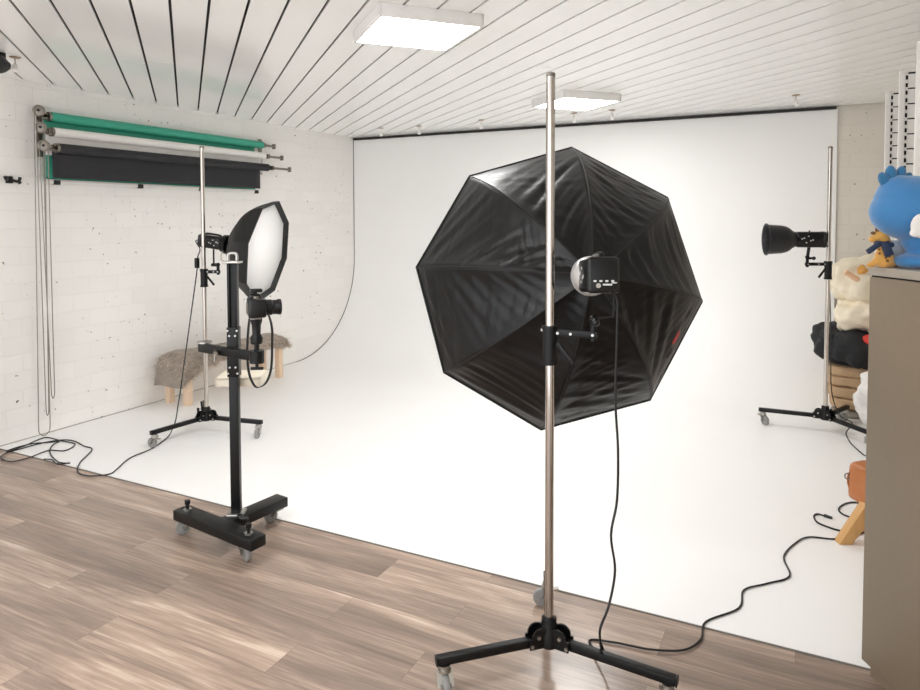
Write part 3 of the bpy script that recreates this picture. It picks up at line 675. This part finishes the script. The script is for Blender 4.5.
for i in range(9000):
    u, v = rs.random(), rs.random(); p = furshape(u, v); q = furshape(min(1, u+.02), v); r = furshape(u, min(1, v+.01))
    nrm = (q-p).cross(r-p); nrm = nrm.normalized() if nrm.length > 1e-9 else UP
    if nrm.z < -.2 or (nrm.dot(V((p.x-(bx0+bx1)/2, 0, p.z-.3))) < 0): nrm = -nrm
    dirn = (nrm*.35+V((rs.gauss(.15, .4), rs.gauss(0, .55), -.55)))*.050*(.5+rs.random()*.8)
    s_ = V((rs.gauss(0, 1), rs.gauss(0, 1), rs.gauss(0, .4))).normalized()*.0020
    tip_ = p+dirn; tip_.x = max(tip_.x, XL+.005)
    m_ = p+dirn*.5+nrm*.006; m_.x = max(m_.x, XL+.005); p = p.copy(); p.x = max(p.x, XL+.005)
    a = k.bm.verts.new(p-s_); b = k.bm.verts.new(p+s_); c = k.bm.verts.new(m_+s_*.8); d = k.bm.verts.new(m_-s_*.8); e = k.bm.verts.new(tip_)
    k.bm.faces.new((a, b, c, d)); k.bm.faces.new((d, c, e))
o = k.build('fur_strands', M['fur_l'], th); o['kind'] = 'stuff'

# ------------------------------------------------------------------ cabinet on the right
fc = V((.207, 2.714, 0)); fx = V((.54, -.842, 0)).normalized(); fy = V((-fx.y, fx.x, 0))   # fx along the face, fy into the body
CBm = Matrix((fx, fy, UP)).transposed()
cw, cd, ch = .85, .42, 1.432
cen = fc+fx*cw/2+fy*cd/2
t = thing('cabinet', 'tall taupe storage cabinet at the right edge with toys on top', 'cabinet', cen, CBm)
k = MB(); k.box(cen+UP*(.05+(ch-.085)/2), (cw, cd, ch-.085), CBm, .004); k.build('body', M['cab'], t)
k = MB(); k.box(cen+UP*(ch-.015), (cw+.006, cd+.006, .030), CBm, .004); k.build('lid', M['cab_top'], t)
k = MB(); k.box(cen+UP*.025+fy*.01, (cw-.03, cd-.03, .05), CBm); k.build('plinth', M['cab'], t)
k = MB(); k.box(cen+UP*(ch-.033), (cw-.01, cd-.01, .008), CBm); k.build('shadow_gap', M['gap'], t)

# toys on the cabinet -------------------------------------------------------
def blob(parts, name, m, parent, vox=.006, sm=8):
    k = MB()
    for c, r, rot in parts: k.ball(c, r, rot, 3)
    o = k.build(name, m, parent); r = o.modifiers.new('union', 'REMESH'); r.mode = 'VOXEL'; r.voxel_size = vox; r.use_smooth_shade = True
    s_ = o.modifiers.new('soften', 'SMOOTH'); s_.factor = .5; s_.iterations = sm
    return o
D = 2.25; px2 = D/F_PX
def tp(px, py, dz=0): return deep(px, py, D+dz)
bc = tp(920, 268); bc.z = ch
t = thing('plush_toy', 'blue plush foot with stubby toes on top and a white patch, on the cabinet', 'plush toy', bc)
RB = basis(rt0)
parts = [(tp(921, 212), (.164, .11, .10), RB), (tp(911, 201), (.115, .095, .085), RB), (tp(897, 211), (.076, .08, .072), RB), (tp(926, 236), (.080, .072, .07), RB), (tp(925, 254), (.040, .05, .065), RB), (tp(899, 190), (.062, .06, .05), RB),
         (tp(912, 261.0), (.05, .07, .026), RB), (tp(929, 261.0), (.05, .07, .026), RB), (tp(892, 206), (.056, .066, .064), RB)]
blob(parts, 'body', M['blue'], t, .006, 10)
for x, y, rx, rz, tl in ((884.5, 178.5, .017, .030, -28), (891, 173.5, .018, .034, -6), (900.5, 172.5, .016, .029, 12), (907, 177, .014, .024, 28), (913, 183, .013, .021, 40)):
    k = MB(); k.ball(tp(x, y+2), (rx, rx, rz), Matrix.Rotation(YAW, 3, 'Z') @ Matrix.Rotation(rd(tl), 3, 'Y'), 3); lab(k.build('toe', M['blue_d'], t), 'deeper blue toe')
k = MB()
wc = tp(922, 226, -.118)
k.ball(wc, (.036, .012, .040), RB @ Matrix.Identity(3), 3); k.ball(wc+rt0*.03+UP*-.03, (.034, .012, .030), RB, 3); k.ball(wc-rt0*.018-UP*.022, (.020, .011, .014), RB, 3)
o = k.build('white_patch', M['white_pl'], t); r = o.modifiers.new('union', 'REMESH'); r.mode = 'VOXEL'; r.voxel_size = .004; r.use_smooth_shade = True
# seated golden giraffe behind it
D2 = 2.29
def gp(px, py, dz=0): return deep(px, py, D2+dz)
gc = gp(883, 266); gc.z = ch
t = thing('plush_giraffe', 'golden speckled plush animal with navy ribbon, behind the blue foot', 'plush toy', gc)
blob([(gp(884, 258), (.030, .03, .036), RB), (gp(884, 246), (.022, .022, .04), RB), (gp(876, 261.5), (.028, .016, .012), RB @ Matrix.Rotation(rd(-35), 3, 'Y')), (gp(871, 265), (.016, .014, .010), RB), (gp(890, 263), (.022, .02, .016), RB), (gp(881, 236), (.024, .02, .020), RB), (gp(874, 239), (.018, .014, .013), RB)], 'body', M['gold'], t, .004, 5)
k = MB()
for x, y in ((877, 229.5), (886, 230)): k.ball(gp(x, y), (.006, .006, .014), RB, 2)
k.ball(gp(873, 233), (.008, .006, .006), RB, 2); k.build('ear', M['brown'], t)
k = MB(); rs = random.Random(5)
for i in range(9): k.ball(gp(879+rs.random()*11, 246+rs.random()*16, -.031), (.0045, .004, .0045), RB, 1)
k.build('spot', M['brown'], t)
k = MB(); k.box(gp(884, 244, -.018), (.055, .030, .016), RB @ Matrix.Rotation(rd(8), 3, 'Y'), .005); k.box(gp(873.5, 248, -.028), (.05, .012, .018), RB @ Matrix.Rotation(rd(-35), 3, 'Y'), .004); k.box(gp(887, 249, -.034), (.028, .012, .05), RB @ Matrix.Rotation(rd(-22), 3, 'Y'), .004); k.build('ribbon', M['navy'], t)
# white box behind the giraffe, standing on the lid
bxc = fc+fx*.014+fy*.092
bo = MB(); bo.box((bxc.x, bxc.y, ch+.045), (.018, .160, .088), CBm, .003)
single(bo, 'white_box', M['paper'], 'flat white box standing behind the golden plush on the cabinet', 'box', (bxc.x, bxc.y, ch))

# ------------------------------------------------------------------ soft pile behind the right stand
def soft(name, label, cat, c, rad, m, pw=3, nz=.02, nsc=5, seed=0, rot=None, group=None, ridge=0, sub=5):
    k = MB(); k.ball(c, rad, rot, sub, pw, nz, nsc, seed, ridge); zmin = min(v.co.z for v in k.bm.verts)
    return single(k, name, M[m], label, cat, (c[0], c[1], zmin), group, angle=80)
soft('folded_mat', 'grey folded mat on the floor, lowest of the soft pile', 'mat', (.44, 6.36, .035), (.23, .20, .032), 'greyc', 5, .006, 9, 1)
for i, (z, hx, s_) in enumerate(((.115, .25, 2), (.205, .265, 3), (.295, .27, 4), (.375, .265, 5))):
    soft('folded_blanket', ['beige folded blanket, bottom one just above the grey mat', 'beige folded blanket, second up in the soft pile', 'beige folded blanket, third up in the soft pile', 'beige folded blanket, top one under the black cloth'][i], 'blanket', (.47-.004*i, 6.36, z), (hx, .22, .050), 'beige', 5, .010, 8, s_, None, 'folded beige blankets')
soft('cloth_bundle', 'black cloth bundle hanging over the beige blankets', 'cloth', (.47, 6.30, .565), (.37, .27, .17), 'cloth_b', 2.6, .06, 5, 6, Matrix.Rotation(.12, 3, 'Y'), None, .25)
soft('duvet', 'cream puffy duvet, the lower one on the black bundle', 'duvet', (.56, 6.28, .84), (.33, .28, .15), 'cream', 2.6, .055, 5, 8, Matrix.Rotation(-.12, 3, 'Y'), 'cream duvets', .3)
soft('duvet', 'cream puffy duvet, topmost of the soft pile', 'duvet', (.50, 6.34, 1.09), (.29, .30, .19), 'cream', 2.8, .05, 5, 9, None, 'cream duvets', .3)
soft('crumpled_sheet', 'white crumpled sheet in front of the beige blankets beside the cabinet', 'sheet', (.56, 5.90, .25), (.17, .12, .25), 'whitec', 2.4, .05, 7, 11, None, None, .3)
soft('red_scarf', 'small red cloth peeping out between the cream duvet and the cabinet', 'cloth', (.50, 6.02, .665), (.07, .05, .045), 'red', 2.2, .02, 12, 12, None, None, 0, 4)
# knitted doll lying over the top duvet
dq = V((.40, 6.02, 1.16))
t = thing('rag_doll', 'rag doll with orange hair and a peach arm lying on the cream duvet', 'doll', dq)
h_ = deep(863, 271, 5.28)
k = MB(); k.ball(h_, (.040, .04, .045), None, 4, None, .02, 30, 3); k.build('hair', M['gold'], t)
k = MB(); k.tube([deep(845, 272, 5.27), deep(852, 276, 5.26), deep(860, 281, 5.26), deep(869, 286, 5.27), deep(876, 288, 5.3)], .021, 10, 4); k.build('arm', M['skin_pl'], t)
k = MB(); k.ball(deep(876, 280, 5.3), (.06, .05, .05), None, 3); k.build('body', M['skin_pl'], t)

# ------------------------------------------------------------------ leather stool
sx = V((.83, .56, 0)).normalized(); SB = Matrix((sx, V((-sx.y, sx.x, 0)), UP)).transposed(); sy = SB.col[1]
scn_ = V((.540, 3.955, 0))
t = thing('leather_stool', 'tan leather stool on splayed wooden legs peeping out left of the cabinet', 'stool', scn_, SB)
k = MB(); k.ball(scn_+UP*.272, (.285, .17, .100), SB, 5, 9, .006, 8, 2); pad = k.build('pad', M['leather'], t, 70)
for s_ in (-1, 1): MB().tube([scn_+UP*.272+sx*(.285*s_*.975)+sy*.158*math.cos(a)*(1 if abs(math.cos(a)) < .75 else .97)+UP*.092*math.sin(a) for a in [2*math.pi*i/28 for i in range(28)]], .005, 6, 0, True).build('piping', M['leather'], pad)
k = MB(); ctr = deep(847.5, 476, 3.44); k.tube([ctr+rt0*.014*math.cos(a)+UP*.014*math.sin(a) for a in [2*math.pi*i/14 for i in range(14)]], .003, 6, 0, True); k.build('ring', M['nickel'], pad)
for a, b in ((-1, -1), (-1, 1), (1, -1), (1, 1)):
    top = scn_+sx*.15*a+sy*.09*b+UP*.18; bot = scn_+sx*(.18 if a < 0 else .285)*a+sy*.15*b
    if a < 0 and b < 0: top = V((.315, 3.835, .19)); bot = V((.208, 3.785, 0))
    dirv = (top-bot).normalized(); k = MB(); k.bar(bot-dirv*.02, top, .055, .070, .005); 
    for v_ in k.bm.verts: v_.co.z = max(v_.co.z, .004)
    k.build('leg', M['oak'], t)
k = MB(); k.ball(scn_+UP*.385+sy*.05-sx*.02, (.20, .08, .045), SB, 4, 3); lab(k.build('saddle_pad', M['leather'], t), 'raised leather pad on top')

# ------------------------------------------------------------------ white slotted panels at the right wall
def rackpanel(y, ztop, zbot, label, xl=.418):
    t = thing('display_panel', label, 'display panel', (xl, y, zbot), None, 'white slotted panels on the right wall')
    w = XR-xl-.02
    k = MB(); k.box((xl+.013, y, (ztop+zbot)/2), (.026, .03, ztop-zbot), None, .002); k.build('upright', M['rack'], t)
    k = MB(); k.box((xl+.025+(w-.0)/2, y+.010, (ztop+zbot)/2-.004), (w, .006, ztop-zbot-.012)); k.build('back_board', M['gap'], t)
    k = MB(); z = ztop-.022; sp_ = .0745
    while z > zbot+.02:
        z0 = max(z-sp_+.0075, zbot); k.box((xl+.037+(w-.04)/2, y-.002, (z+z0)/2), (w-.04, .016, z-z0)); z -= sp_
    k.build('slat', M['rack'], t)
    k = MB(); z = ztop-.01
    while z > zbot: k.box((xl+.031, y-.002, z-.009), (.012, .012, .016)); z -= .0372
    k.build('slot_strip', M['rack'], t)
rackpanel(4.68, 2.33, 1.30, 'white slotted panel on the right wall, farthest back of the three')
rackpanel(4.05, 2.33, 1.45, 'white slotted panel on the right wall, middle of the three')
rackpanel(3.47, 2.34, 1.74, 'white slotted panel at the right photo edge, nearest of the three')

# ------------------------------------------------------------------ light
w = bpy.data.worlds.new('ambient_fill'); scn.world = w; w.use_nodes = True  # even white fill added through the open side behind the viewer
bg = w.node_tree.nodes['Background']; bg.inputs[0].default_value = (.93, .96, 1, 1); bg.inputs[1].default_value = .75
scn.view_settings.view_transform = 'Standard'; scn.view_settings.look = 'None'; scn.view_settings.gamma = 1; scn.view_settings.use_curve_mapping = False
scn.view_settings.exposure = 1.8
scn.cycles.max_bounces = 16; scn.cycles.diffuse_bounces = 14; scn.cycles.use_denoising = True
